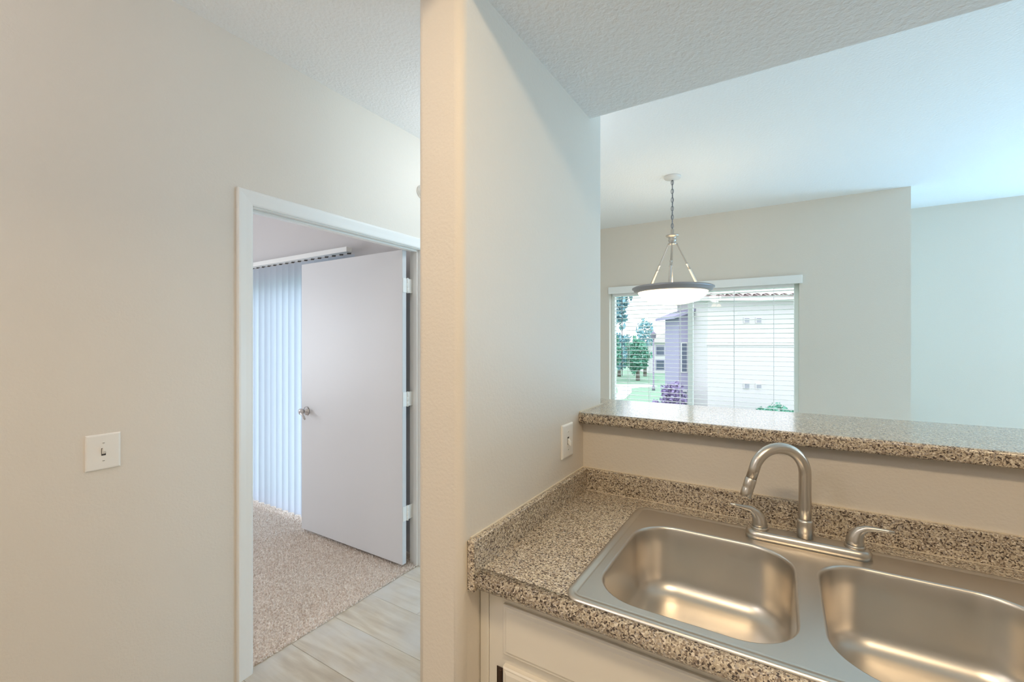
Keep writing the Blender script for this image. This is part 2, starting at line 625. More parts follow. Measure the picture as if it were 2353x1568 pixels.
g.lathe([(0.033, 0), (0.033, 0.006), (0.028, 0.011), (0.014, 0.016), (0.012, 0.030), (0.020, 0.034), (0.024, 0.046),
         (0.021, 0.056), (0.010, 0.061)], (DX0 + 0.065, DY0, hz), 'Y', 20, mtx=Matrix.Scale(-1, 3, (0, 1, 0)))
ob('door_knob', g, 'chrome', dr)
g = G()
c0 = Vector((DX0 + 0.065, DY0 - 0.052, hz))
g.tube([c0, c0 + Vector((0.022, -0.004, -0.012)), c0 + Vector((0.048, -0.004, -0.036)), c0 + Vector((0.060, 0.0, -0.052))],
       [0.010, 0.009, 0.008, 0.006], 10)
ob('lever', g, 'chrome', dr)
g = G().bbox(DX0 - 0.006, DX0 + 0.001, DY0 + 0.008, DY1 - 0.008, hz - 0.03, hz + 0.03, 0.001, 1)
ob('latch', g, 'chrome', dr)

g = G().rings([[(XL, y, 0), (XL + 0.013, y, 0), (XL + 0.013, y, 0.075), (XL + 0.008, y, 0.083), (XL, y, 0.083)]
               for y in (D1 + CW - 0.012, YF)], True, True, True, smooth=False)
ob('baseboard_left', g, 'trim', kind='structure')
# ------------------------------------------------------------------ bedroom glazed door and vertical blind
w2 = thing('window_2', (-3.85, 2.26, 0.02), kind='structure')
for x0, x1 in ((BW[0], BW[0] + 0.05), (BW[1] - 0.05, BW[1]), (-3.86, -3.80)):
    ob('frame', G().bbox(x0, x1, 2.23, 2.29, 0.02, BW[3], 0.003, 1), 'vinyl', w2)
ob('frame', G().bbox(BW[0] + 0.05, BW[1] - 0.05, 2.23, 2.29, BW[3] - 0.05, BW[3], 0.003, 1), 'vinyl', w2)
ob('frame', G().bbox(BW[0] + 0.05, BW[1] - 0.05, 2.23, 2.29, 0.02, 0.07, 0.003, 1), 'vinyl', w2)
for x0, x1 in ((BW[0] + 0.05, -3.86), (-3.80, BW[1] - 0.05)):
    ob('pane', G().box(x0, x1, 2.258, 2.262, 0.07, BW[3] - 0.05), 'glass', w2)

vb = thing('vertical_blind', (-3.8, 2.125, 2.13), 'white vertical blind with closed vanes hanging behind the open bedroom door', 'blind')
VX1 = -2.67
ob('headrail', G().bbox(-5.05, VX1 - 0.02, 2.090, 2.140, 2.100, 2.138, 0.003, 1), 'trim', vb)
SP = 0.0865
# one curved vane
g = G()
r0, r1 = [], []
for i in range(9):
    u = (i / 8 - 0.5) * 0.089
    r0.append((u, 0.007 * (1 - (u / 0.0445) ** 2), 0.0))
for z in (0.0, -0.7, -1.4, -2.035):
    g.v += [(x, y, z) for x, y, _ in r0]
for a in range(3):
    for i in range(8):
        p = a * 9 + i
        g.f.append((p, p + 1, p + 10, p + 9))
        g.s.append(True)
vm = bpy.data.meshes.new('vane')
vm.from_pydata(g.v, [], g.f)
vm.polygons.foreach_set('use_smooth', [True] * len(vm.polygons))
vm.materials.append(M['vane'])
gc = G().bbox(-0.016, 0.016, -0.0015, 0.0015, -0.004, 0.007, 0.001, 1)
cmh = bpy.data.meshes.new('carrier')
cmh.from_pydata(gc.v, [], gc.f)
cmh.materials.append(M['gap'])
for i in range(26):
    x = VX1 - 0.03 - i * SP
    v = put('vane', vm, vb, (x + 3.8, -0.006, -0.046), (0, 0, rad(24 + random.uniform(-2.5, 2.5))))
    put('carrier', cmh, v, (0, 0.002, 0.006))

# carpet pile: short leaning tufts (real geometry)
rs = np.random.RandomState(3)
tv, tf = [], []
xs = np.arange(-4.55, -1.998, 0.0095)
ys = np.arange(0.86, 2.165, 0.0095)
X, Y = np.meshgrid(xs, ys)
X = (X + rs.uniform(-.004, .004, X.shape)).ravel()
Y = (Y + rs.uniform(-.004, .004, Y.shape)).ravel()
n = len(X)
ang = rs.uniform(0, 2 * np.pi, n)
H = rs.uniform(.008, .017, n)
lean = rs.uniform(.001, .008, n)
la = rs.uniform(0, 2 * np.pi, n)
V = np.zeros((n, 4, 3))
for k in range(3):
    V[:, k, 0] = X + 0.0062 * np.cos(ang + k * 2.094)
    V[:, k, 1] = Y + 0.0062 * np.sin(ang + k * 2.094)
    V[:, k, 2] = 0.001
V[:, 3, 0] = X + lean * np.cos(la)
V[:, 3, 1] = Y + lean * np.sin(la)
V[:, 3, 2] = H
idx = np.arange(n)[:, None] * 4
F3 = np.concatenate([idx + np.array([[0, 1, 3]]), idx + np.array([[1, 2, 3]]), idx + np.array([[2, 0, 3]])])
me = bpy.data.meshes.new('carpet')
me.vertices.add(n * 4)
me.vertices.foreach_set('co', V.reshape(-1))
me.loops.add(len(F3) * 3)
me.loops.foreach_set('vertex_index', F3.reshape(-1).astype(np.int32))
me.polygons.add(len(F3))
me.polygons.foreach_set('loop_start', np.arange(0, len(F3) * 3, 3, dtype=np.int32))
me.update()
me.materials.append(M['carpet'])
cp = bpy.data.objects.new('carpet', me)
COL.objects.link(cp)
tag(cp, 'beige bedroom carpet pile ending in a frayed edge at the doorway', 'carpet', kind='stuff')

# ------------------------------------------------------------------ dining window and its blind
w1 = thing('window_1', (-0.77, 4.98, WN[2]), kind='structure')
a0, a1, b0, b1 = WN
FY0, FY1 = 4.955, 5.015
ob('frame', G().bbox(a0, a0 + 0.04, FY0, FY1, b0, b1, 0.003, 1), 'vinyl', w1)
ob('frame', G().bbox(a1 - 0.04, a1, FY0, FY1, b0, b1, 0.003, 1), 'vinyl', w1)
ob('frame', G().bbox(a0 + 0.04, a1 - 0.04, FY0, FY1, b1 - 0.04, b1, 0.003, 1), 'vinyl', w1)
ob('frame', G().bbox(a0 + 0.04, a1 - 0.04, FY0, FY1, b0, b0 + 0.04, 0.003, 1), 'vinyl', w1)
ob('mullion', G().bbox(-0.845, -0.795, FY0 + 0.002, FY1 - 0.004, b0 + 0.04, b1 - 0.04, 0.003, 1), 'vinyl', w1)
for x0, x1 in ((a0 + 0.04, -0.845), (-0.795, a1 - 0.04)):
    ob('pane', G().box(x0, x1, 4.983, 4.987, b0 + 0.04, b1 - 0.04), 'glass', w1)
ob('window_sill', G().bbox(a0 - 0.02, a1 + 0.02, YF - 0.03, FY0, b0 - 0.02, b0 + 0.001, 0.004, 2), 'trim', w1)

hb = thing('horizontal_blind', (-0.77, 4.905, 1.99), 'open white slatted blind across the dining room window', 'blind')
g = G().bbox(-1.680, 0.168, 4.838, 4.856, 1.984, 2.062, 0.004, 2)
g.bbox(-1.680, -1.662, 4.856, 4.872, 1.984, 2.062, 0.002, 1)
g.bbox(0.150, 0.168, 4.856, 4.872, 1.984, 2.062, 0.002, 1)
ob('valance', g, 'blind', hb)
HX0, HX1 = -1.640, 0.106
ob('headrail', G().bbox(HX0, HX1, 4.884, 4.930, 1.958, 1.998, 0.002, 1), 'blind', hb)
g = G()
pr = []
for i in range(7):
    u = (i / 6 - 0.5) * 0.050
    pr.append((u, 0.0022 * (1 - (u / 0.025) ** 2) + 0.0013))
for i in range(6, -1, -1):
    u = (i / 6 - 0.5) * 0.050
    pr.append((u, 0.0022 * (1 - (u / 0.025) ** 2) - 0.0013))
g.rings([[(x, y, z) for y, z in pr] for x in (HX0 + 0.77, HX1 + 0.77)], True, True, True)
sm = bpy.data.meshes.new('slat')
sm.from_pydata(g.v, [], g.f)
bm = bmesh.new()
bm.from_mesh(sm)
bmesh.ops.recalc_face_normals(bm, faces=bm.faces)
bm.to_mesh(sm)
bm.free()
sm.materials.append(M['blind'])
z = 1.930
while z > 0.69:
    put('slat', sm, hb, (0, 0.002, z - 1.99), (rad(-3 + random.uniform(-1, 1)), 0, 0))
    z -= 0.0452
ob('bottom_rail', G().bbox(HX0, HX1, 4.884, 4.930, 0.655, 0.676, 0.004, 2), 'blind', hb)
for x in (-1.466, -1.234, -0.912, -0.40, -0.06):
    g = G()
    for y in (4.8795, 4.9345):
        g.box(x - 0.0018, x + 0.0018, y - 0.0007, y + 0.0007, 0.66, 1.96)
    ob('ladder_cord', g, 'cord', hb)
ob('tilt_wand', G().tube([(-1.528, 4.868, 1.955), (-1.528, 4.866, 1.5), (-1.527, 4.866, 1.055)], 0.0042, 8), 'wand', hb)

# ------------------------------------------------------------------ breakfast bar top
CTH = 0.040
BZ1 = 1.193
BY0, BY1 = 1.467, 1.880


def nose(y_front, z_top, th, y_back, r=0.012, n=5):
    """section (y,z) of a slab with a rounded front edge"""
    p = []
    for i in range(n + 1):
        a = rad(180 + 90 * i / n)
        p.append((y_front + r + r * math.cos(a), z_top - th + r + r * math.sin(a)))
    p += [(y_back, z_top - th), (y_back, z_top)]
    for i in range(n + 1):
        a = rad(90 + 90 * i / n)
        p.append((y_front + r + r * math.cos(a), z_top - r + r * math.sin(a)))
    return p


bar = thing('breakfast_bar_top', (0.9, 1.67, BZ1), 'raised speckled laminate bar top on the low wall behind the sink', 'counter')
g = G()
s1 = nose(BY0, BZ1, 0.039, 1.709, 0.009)
g.rings([[(x, y, z_) for y, z_ in s1] for x in (WX + 0.001, 2.398)], True, True, True, True, 0.02)
s2 = nose(-BY1, BZ1, 0.039, -1.709, 0.003)
g.rings([[(x, -y, z_) for y, z_ in s2] for x in (-0.72, 2.398)], True, True, True, True, 0.02)
ob('slab', g, 'granite', bar)
ob('caulk_line', G().box(WX, WX + 0.004, BY0 + 0.004, 1.706, BZ1 - 0.001, BZ1 + 0.004), 'caulk', bar)

# ------------------------------------------------------------------ kitchen worktop
CZ = 0.914
CY0 = 0.813
SK = (-0.392, 0.492, 0.838, 1.425)     # sink outline
kc = thing('kitchen_worktop', (0.9, 1.15, CZ), 'speckled brown laminate worktop with rolled front edge around the steel sink', 'counter')
X0, X1 = WX + 0.001, 2.398
hx0, hx1, hy0, hy1 = SK[0] + 0.012, SK[1] - 0.012, SK[2] + 0.010, SK[3] - 0.012
g = G()
sec = nose(CY0, CZ, CTH, hy0, 0.0192, 10)
g.rings([[(x, y, z_) for y, z_ in sec] for x in (X0, X1)], True, True, True, True, 0.02)
g.box(X0, hx0, hy0, YB, CZ - CTH, CZ)
g.box(hx1, X1, hy0, YB, CZ - CTH, CZ)
g.box(hx0, hx1, hy1, YB, CZ - CTH, CZ)
ob('slab', g, 'granite', kc)
ST = 0.019
SZ = 0.989
ob('back_splash', G().bbox(X0 + ST, X1, YB - ST, YB - 0.0005, CZ, SZ, 0.0015, 1), 'granite', kc)
ob('side_splash', G().bbox(X0, X0 + ST, 0.8105, YB - 0.0005, CZ - CTH - 0.001, SZ, 0.0015, 1), 'granite', kc)
g = G().box(X0 + 0.002, X1, YB - 0.004, YB - 0.0003, SZ - 0.001, SZ + 0.0025)
g.box(WX, WX + 0.004, 0.824, YB, SZ - 0.001, SZ + 0.0025)
g.box(X0 + ST, X1, YB - ST - 0.0025, YB - ST + 0.001, CZ - 0.001, CZ + 0.0012)
g.box(WX, WX + 0.0012, 0.8075, 0.8108, CZ - CTH, SZ)
ob('caulk_line', g, 'caulk', kc)

# ------------------------------------------------------------------ sink
sk = thing('kitchen_sink', (0.05, 1.13, CZ), 'brushed stainless double bowl drop-in sink set in speckled worktop', 'sink')
ZD = CZ + 0.0032


def loop(x0, x1, y0, y1, r, z, n=8):
    return [(x, y, z) for x, y in rrect(x0, x1, y0, y1, r, n)]


def inset(b, d, r, z, n=8):
    return loop(b[0] + d, b[1] - d, b[2] + d, b[3] - d, max(r - d, 0.004), z, n)


g = G()
R0 = 0.036
g.rings([inset(SK, 0.0, R0, CZ + 0.0003), inset(SK, 0.0015, R0, CZ + 0.0035), inset(SK, 0.005, R0, CZ + 0.0052),
         inset(SK, 0.012, R0, CZ + 0.0052), inset(SK, 0.018, R0, CZ + 0.0026), inset(SK, 0.021, R0, CZ + 0.0026),
         inset(SK, 0.024, R0, ZD)], True)
B1 = (-0.351, 0.031, 0.878, 1.312)
B2 = (0.069, 0.451, 0.878, 1.312)
RB = 0.105
bm = bmesh.new()
edges = []
for ring in (inset(SK, 0.024, R0, ZD), loop(*B1, RB, ZD, 12), loop(*B2, RB, ZD, 12)):
    vs = [bm.verts.new(p) for p in ring]
    edges += [bm.edges.new((vs[i], vs[(i + 1) % len(vs)])) for i in range(len(vs))]
bmesh.ops.triangle_fill(bm, use_beauty=True, use_dissolve=False, edges=edges, normal=(0, 0, 1))
g.bm(bm)
ob('rim', g, 'steel', sk)
for Bx in (B1, B2):
    g = G()
    rr = [loop(*Bx, RB, ZD, 12)]
    for d_, dz in ((0.002, -0.0006), (0.0045, -0.003), (0.006, -0.008), (0.008, -0.05), (0.012, -0.12)):
        rr.append([(x, y, ZD + dz) for x, y, _ in inset(Bx, d_, RB, 0, 12)])
    fr = 0.048
    for i in range(1, 8):
        a = rad(90 * i / 7)
        d_ = 0.013 + fr * (1 - math.cos(a))
        rr.append([(x, y, ZD - 0.130 - fr * math.sin(a)) for x, y, _ in inset(Bx, d_, RB, 0, 12)])
    zb = ZD - 0.178
    cx, cy_ = (Bx[0] + Bx[1]) / 2, (Bx[2] + Bx[3]) / 2 + 0.03
    last = rr[-1]
    for t, dz in ((0.6, -0.003), (0.3, -0.005)):
        rr.append([(cx + (x - cx) * t, cy_ + (y - cy_) * t, zb + dz) for x, y, _ in last])
    nl = len(last)
    rr.append([(cx + 0.044 * math.cos(math.atan2(y - cy_, x - cx)), cy_ + 0.044 * math.sin(math.atan2(y - cy_, x - cx)), zb - 0.006)
               for x, y, _ in last])
    g.rings(rr, True, False, True)
    bo = ob('bowl', g, 'steel', sk)
    g = G().lathe([(0.044, 0.0), (0.042, 0.0025), (0.036, 0.0025), (0.032, -0.001), (0.010, -0.001), (0.009, 0.004), (0.004, 0.005)],
                  (cx, cy_, zb - 0.0055), n=24)
    ob('drain', g, 'chrome', bo)

# ------------------------------------------------------------------ faucet
FX, FY = 0.053, 1.372
fc = thing('faucet', (FX, FY, ZD), 'brushed nickel gooseneck kitchen faucet with two lever handles behind the sink', 'faucet')
g = G()
P0 = (FX - 0.137, FX + 0.137, FY - 0.030, FY + 0.030)
z0 = ZD
g.rings([inset(P0, 0.0, 0.029, z0, 6), inset(P0, 0.0, 0.029, z0 + 0.013, 6), inset(P0, 0.004, 0.029, z0 + 0.020, 6),
         inset(P0, 0.009, 0.029, z0 + 0.0225, 6), inset(P0, 0.016, 0.029, z0 + 0.0235, 6)], True, True, True)
ob('deck_plate', g, 'nickel', fc)
zt = z0 + 0.0235
g = G().lathe([(0.0185, zt), (0.0182, zt + 0.040), (0.0172, zt + 0.044), (0.0135, zt + 0.046)], (FX, FY, 0), n=24)
ob('spout_base', g, 'nickel', fc)
sd = Vector((-0.128, -0.085, 0)).normalized()
RA = 0.068
zc_ = 1.104
pts = [Vector((FX, FY, zt + 0.02)), Vector((FX, FY, 1.02)), Vector((FX, FY, 1.07))]
for i in range(0, 23):
    a = rad(180 - i * (165 / 22))
    pts.append(Vector((FX, FY, zc_)) + sd * (RA + RA * math.cos(a)) + Vector((0, 0, RA * math.sin(a))))
t = (pts[-1] - pts[-2]).normalized()
pe = pts[-1]
pts.append(pe + t * 0.030)
rads = [0.0145] * 3 + [0.0145 - 0.0015 * i / 22 for i in range(23)] + [0.0128]
ob('spout', G().tube(pts, rads, 20), 'nickel', fc)
pe = pts[-1]
ob('spout_tip', G().tube([pe - t * 0.001, pe, pe + t * 0.022, pe + t * 0.024, pe + t * 0.027, pe + t * 0.047, pe + t * 0.049],
                         [0.0128, 0.0136, 0.0138, 0.0128, 0.0140, 0.0138, 0.0120], 20), 'nickel', fc)
for s, tipz in ((-1, 0.030), (1, 0.016)):
    hx = FX + s * 0.103
    g = G().lathe([(0.0215, zt - 0.002), (0.0215, zt + 0.004), (0.020, zt + 0.006)], (hx, FY, 0), n=22)
    ob('handle_base', g, 'nickel', fc)
    g = G()
    c = Vector((hx, FY, zt + 0.004))
    out = Vector((s * 0.90, -0.35 if s < 0 else -0.25, 0)).normalized()
    pp = [c, c + Vector((0, 0, 0.012)), c + Vector((0, 0, 0.026)) + out * 0.003, c + Vector((0, 0, 0.039)) + out * 0.011,
          c + Vector((0, 0, 0.0475)) + out * 0.024, c + Vector((0, 0, 0.0505)) + out * 0.042,
          c + Vector((0, 0, 0.0510 + tipz * 0.1)) + out * 0.060, c + Vector((0, 0, 0.0505 + tipz * 0.22)) + out * 0.075]
    ob('handle', g.tube(pp, [0.0195, 0.0185, 0.0160, 0.0115, 0.0078, 0.0056, 0.0042, 0.0028], 16), 'nickel', fc)

# ------------------------------------------------------------------ base cabinet
CF = 0.862
bc = thing('base_cabinet', (0.9, 1.15, 0), 'cream painted base cabinet under the sink worktop', 'cabinet')
ob('filler_strip', G().bbox(WX + 0.002, -0.5925, CF - 0.002, CF + 0.017, 0.10, CZ - CTH - 0.001, 0.0015, 1), 'cabinet', bc)
g = G()
zc0, zc1 = 0.10, CZ - CTH - 0.001
ff0, ff1 = CF, CF + 0.019
g.box(-0.591, -0.535, ff0, ff1, zc0, zc1)
g.box(0.62, 0.66, ff0, ff1, zc0, zc1)
g.box(1.50, 2.39, ff0, ff1, zc0, zc1)
g.box(-0.535, 0.62, ff0, ff1, 0.825, zc1)
g.box(-0.535, 0.62, ff0, ff1, 0.690, 0.745)
g.box(-0.535, 0.62, ff0, ff1, zc0, 0.14)
g.box(0.66, 1.50, ff0, ff1, 0.825, zc1)
g.box(0.66, 1.50, ff0, ff1, zc0, 0.745)
ob('face_frame', g, 'cabinet', bc)
g = G().box(-0.60, 2.39, ff1, YB - 0.002, 0.10, 0.118)
g.box(-0.615, -0.598, ff1, YB - 0.002, 0.10, zc1)
g.box(-0.60, 2.39, ff1 + 0.05, ff1 + 0.065, 0.0, 0.10)
ob('carcass', g, 'cabinet', bc)


def panel(name, x0, x1, z0, z1, edge, parent, th=0.018):
    g = G()
    y = CF - 0.0005
    rr = []
    for d_, dy in ((0, 0), (0, -th + 0.006), (0.003, -th + 0.003), (0.006, -th + 0.003), (0.012, -th), (edge, -th)):
        rr.append([(x0 + d_, y + dy, z0 + d_), (x1 - d_, y + dy, z0 + d_), (x1 - d_, y + dy, z1 - d_), (x0 + d_, y + dy, z1 - d_)])
    g.rings(rr, True, True, True, smooth=False)
    return ob(name, g, 'cabinet', parent)


panel('false_drawer_front', -0.548, 0.635, 0.727, 0.842, 0.02, bc, 0.012)
for x0, x1, hs in ((-0.545, 0.036, -1), (0.044, 0.628, 1)):
    dp = panel('cabinet_door', x0, x1, 0.125, 0.703, 0.02, bc)
    hxp = x0 if hs < 0 else x1
    for zz in (0.664, 0.19):
        g = G()
        g.lathe([(0.003, zz - 0.029), (0.0048, zz - 0.026), (0.0048, zz + 0.026), (0.003, zz + 0.029)], (hxp + hs * 0.006, CF - 0.012, 0), n=10)
        g.bbox(min(hxp + hs * 0.004, hxp + hs * 0.024), max(hxp + hs * 0.004, hxp + hs * 0.024), CF - 0.0022, CF - 0.0004, zz - 0.024, zz + 0.024, 0.0005, 1)
        ob('hinge', g, 'dark_metal', dp)
panel('drawer_front', 0.668, 1.49, 0.727, 0.842, 0.02, bc)

# ------------------------------------------------------------------ wall plates
def switch(name, x, y, z, w, h, label, group, up):
    t = thing(name, (x, y, z), label, 'light switch', group)
    g = G()
    rr = []
    for d_, dx in ((0, 0), (0, 0.0035), (0.0025, 0.006), (0.006, 0.0068)):
        rr.append([(x + dx, y - w / 2 + d_, z - h / 2 + d_), (x + dx, y + w / 2 - d_, z - h / 2 + d_),
                   (x + dx, y + w / 2 - d_, z + h / 2 - d_), (x + dx, y - w / 2 + d_, z + h / 2 - d_)])
    g.rings(rr, True, True, True, smooth=False)
    ob('cover_plate', g, 'plastic', t)
    g = G().box(x + 0.006, x + 0.0073, y - 0.0058, y + 0.0058, z - 0.0125, z + 0.0125)
    ob('slot', g, 'gap', t)
    g = G()
    hh = 0.010 * (1 if up else -1)
    rr = []
    for dx, s_, dz in ((0.006, 1.0, 0), (0.012, 0.9, hh * 0.5), (0.0175, 0.72, hh)):
        a, b = 0.0046 * s_, 0.0085 * s_
        rr.append([(x + dx, y - a, z + dz - b), (x + dx, y + a, z + dz - b), (x + dx, y + a, z + dz + b), (x + dx, y - a, z + dz + b)])
    g.rings(rr, True, True, True, smooth=False)
    ob('toggle', g, 'plastic', t)
    for sgn in (-1, 1):
        g = G().lathe([(0.0034, 0.0062), (0.0034, 0.0074), (0.002, 0.0080)], (x, y, z + sgn * 0.030), 'X', 10)
        s = ob('screw', g, 'plastic', t)
        ob('screw_slot', G().box(x + 0.0078, x + 0.0083, y - 0.0028, y + 0.0028, z + sgn * 0.030 - 0.0006, z + sgn * 0.030 + 0.0006), 'gap', s)
    return t


switch('light_switch', XL, 0.548, 1.073, 0.092, 0.120, 'white single toggle switch plate alone on the left hall wall', None, True)
switch('light_switch', WX, 1.362, 1.114, 0.086, 0.112, 'white toggle switch plate on the partition beside the bar top', None, False)

sa = thing('smoke_alarm', (XL, 2.107, 2.407), 'small white round alarm high on the hall wall behind the partition edge', 'alarm')
ob('base', G().lathe([(0.044, 0), (0.044, 0.008), (0.042, 0.010)], (XL, 2.107, 2.407), 'X', 28), 'plastic', sa)
ob('cover', G().lathe([(0.041, 0.009), (0.041, 0.020), (0.036, 0.027), (0.020, 0.030), (0.004, 0.031)], (XL, 2.107, 2.407), 'X', 28), 'plastic', sa)

# ------------------------------------------------------------------ pendant lamp over the dining area
PX, PY = -0.730, 3.607
pl = thing('pendant_lamp', (PX, PY, ZC), 'bowl pendant lamp on a chain in front of the dining window', 'lamp')
ob('canopy', G().lathe([(0.064, ZC), (0.064, ZC - 0.006), (0.058, ZC - 0.016), (0.030, ZC - 0.024), (0.012, ZC - 0.028)], (PX, PY, 0), n=28), 'canopy', pl)
g = G()
zz = ZC - 0.030
i = 0
while zz > 2.335:
    u = Vector((1, 0, 0)) if i % 2 == 0 else Vector((0, 1, 0))
    lp = []
    for k in range(13):
        a = 2 * PI * k / 12
        lp.append(Vector((PX, PY, zz - 0.018)) + u * (0.0085 * math.cos(a)) + Vector((0, 0, 0.0205 * math.sin(a))))
    g.tube(lp, 0.0027, 6, caps=False)
    zz -= 0.034
    i += 1
g.tube([(PX, PY, ZC - 0.028), (PX + 0.004, PY, 2.55), (PX - 0.003, PY, 2.45), (PX, PY, 2.30)], 0.0028, 6)
ob('chain', g, 'chain', pl)
hubz = 2.270
g = G().lathe([(0.006, 2.335), (0.012, 2.325), (0.013, 2.300), (0.018, 2.292), (0.048, 2.284), (0.051, 2.278), (0.046, 2.272),
               (0.030, 2.266), (0.028, 2.250), (0.034, 2.244), (0.030, 2.238), (0.024, 2.230), (0.028, 2.222), (0.034, 2.214), (0.020, 2.206)],
              (PX, PY, 0), n=28)
ob('hub', g, 'lamp_metal', pl)
ob('stem', G().tube([(PX, PY, 2.21), (PX, PY, 1.84)], 0.0035, 10), 'lamp_metal', pl)
zr = 1.868
for k in range(3):
    a = rad(5 + 120 * k) + YAW
    u = Vector((math.cos(a), math.sin(a), 0))
    p0 = Vector((PX, PY, 2.222)) + u * 0.034
    p1 = Vector((PX, PY, zr)) + u * 0.222
    L_ = [0.0, 0.05, 0.44, 0.45, 0.46, 0.47, 0.56, 0.57, 0.58, 0.59, 0.98, 1.0]
    R_ = [0.007, 0.005, 0.0055, 0.011, 0.011, 0.008, 0.0085, 0.012, 0.012, 0.009, 0.011, 0.008]
    ob('rod', G().tube([p0.lerp(p1, q) for q in L_], R_, 10), 'lamp_metal', pl)
g = G().lathe([(0.262, 1.834), (0.282, 1.838), (0.292, 1.846), (0.296, 1.858), (0.306, 1.862), (0.306, 1.870), (0.290, 1.878), (0.270, 1.880),
               (0.250, 1.872), (0.252, 1.840), (0.262, 1.834)], (PX, PY, 0), n=56, cap0=False, cap1=False)
ob('rim', g, 'rim_metal', pl)
pf = []
for i in range(15):
    a = rad(90 * i / 14)
    pf.append((max(0.262 * math.cos(a), 0.004), 1.846 - 0.112 * math.sin(a)))
g = G().lathe(pf, (PX, PY, 0), n=48, cap0=False, cap1=True)
ob('glass_bowl', g, 'bowl', pl)
ld = bpy.data.lights.new('pendant_bulb', 'POINT')
ld.energy = 1.5
ld.color = (1.0, 0.74, 0.46)
ld.shadow_soft_size = 0.06
lo = bpy.data.objects.new('pendant_bulb', ld)
lo.location = (0, 0, 1.90 - ZC)
lo.parent = pl
COL.objects.link(lo)

# ------------------------------------------------------------------ outdoors, seen through the blind
GZ = -2.6
RM = Matrix.Rotation(YAW, 4, 'Z')          # the neighbouring block is turned 31.5 degrees to this flat


def rot_obj(o):
    for v in o.data.vertices:
        v.co = RM @ v.co
    return o


def eob(name, g, m, parent=None, **kw):
    """geometry given in the neighbouring block's own axes"""
    g.v = [(RM @ Vector(p))[:] for p in g.v]
    return ob(name, g, m, parent, **kw)


def W(x, y, z):
    return RM @ Vector((x, y, z))


g = G().box(-60, 60, 5.6, 120, GZ - 0.3, GZ)
o = eob('lawn', g, 'grass', label='green lawn beyond the dining window between path and hedges', cat='lawn')
pth = [(6.2, 29.5), (7.8, 30.5), (9.4, 34.5), (10.2, 37.5), (13.0, 39.2), (12.6, 40.6), (10.2, 40.8), (7.2, 40.4), (7.2, 39.2), (9.2, 38.4), (8.2, 34), (6.2, 31.5)]
eob('garden_path', G().prism(pth, GZ, GZ + 0.03), 'path', label='pale concrete path curving across the lawn outside', cat='path')

nb = thing('neighbour_building', W(14, 18.4, GZ), 'pale stucco apartment block with tiled roof outside the dining window', 'building')
CX, CYD = 8.2, 18.4
EZ = 3.20
eob('wall', G().box(CX, 30, CYD, 21.8, GZ, EZ), 'stucco', nb)
eob('trim_band', G().box(CX - 0.05, 30, CYD - 0.06, CYD + 0.1, 1.28, 1.58), 'stucco_trim', nb)
eob('fascia', G().box(CX - 0.5, 30, CYD - 0.55, CYD + 0.2, EZ - 0.10, EZ + 0.06), 'stucco_trim', nb)
for vx in (9.82, 10.32):
    for vz in (2.32, -0.43):
        gg = G().bbox(vx - 0.13, vx + 0.13, CYD - 0.05, CYD + 0.02, vz - 0.12, vz + 0.12, 0.01, 1)
        vt = eob('vent', gg, 'stucco_trim', nb)
        gg = G()
        for q in range(4):
            gg.box(vx - 0.10, vx + 0.10, CYD - 0.056, CYD - 0.049, vz - 0.085 + q * 0.047, vz - 0.062 + q * 0.047)
        eob('louvre', gg, 'ext_glass', vt)
# tiled roof: barrel tile courses running up the slope
TP = 0.37
tm = None
slope = rad(20)
nt_ = int((24 - (CX - 0.6)) / TP)
for i in range(nt_):
    x = CX - 0.5 + i * TP
    if tm is None:
        g = G()
        r0 = []
        for j in range(9):
            a = PI * j / 8
            r0.append((0.175 * math.cos(a), 0.10 * math.sin(a)))
        rr = []
        for st in range(4):
            for e_, k_ in ((0.0, 1.0), (0.58, 0.86)):
                dd = st * 0.58 + e_
                rr.append([(u * k_, dd * math.cos(slope), dd * math.sin(slope) + w * k_ + (0.03 if e_ == 0 else 0)) for u, w in r0])
        g.rings(rr, False)
        tm = bpy.data.meshes.new('roof_tile_course')
        tm.from_pydata(g.v, [], g.f)
        tm.materials.append(M['roof'])
    o = put('roof_tile_course', tm, nb, W(x, CYD - 0.6, EZ + 0.06) - W(14, 18.4, GZ), (0, 0, YAW))
rz_ = EZ + 0.05 + 2.3 * math.tan(slope)
g = G().add([(CX - 0.5, CYD - 0.6, EZ + 0.05), (30, CYD - 0.6, EZ + 0.05), (30, CYD + 1.7, rz_), (CX + 0.6, CYD + 1.7, rz_),
             (CX - 0.5, CYD + 4.0, EZ + 0.05), (30, CYD + 4.0, EZ + 0.05)],
            [(0, 1, 2, 3), (0, 3, 4), (3, 2, 5, 4), (0, 4, 5, 1)])
eob('roof', g, 'roof', nb)
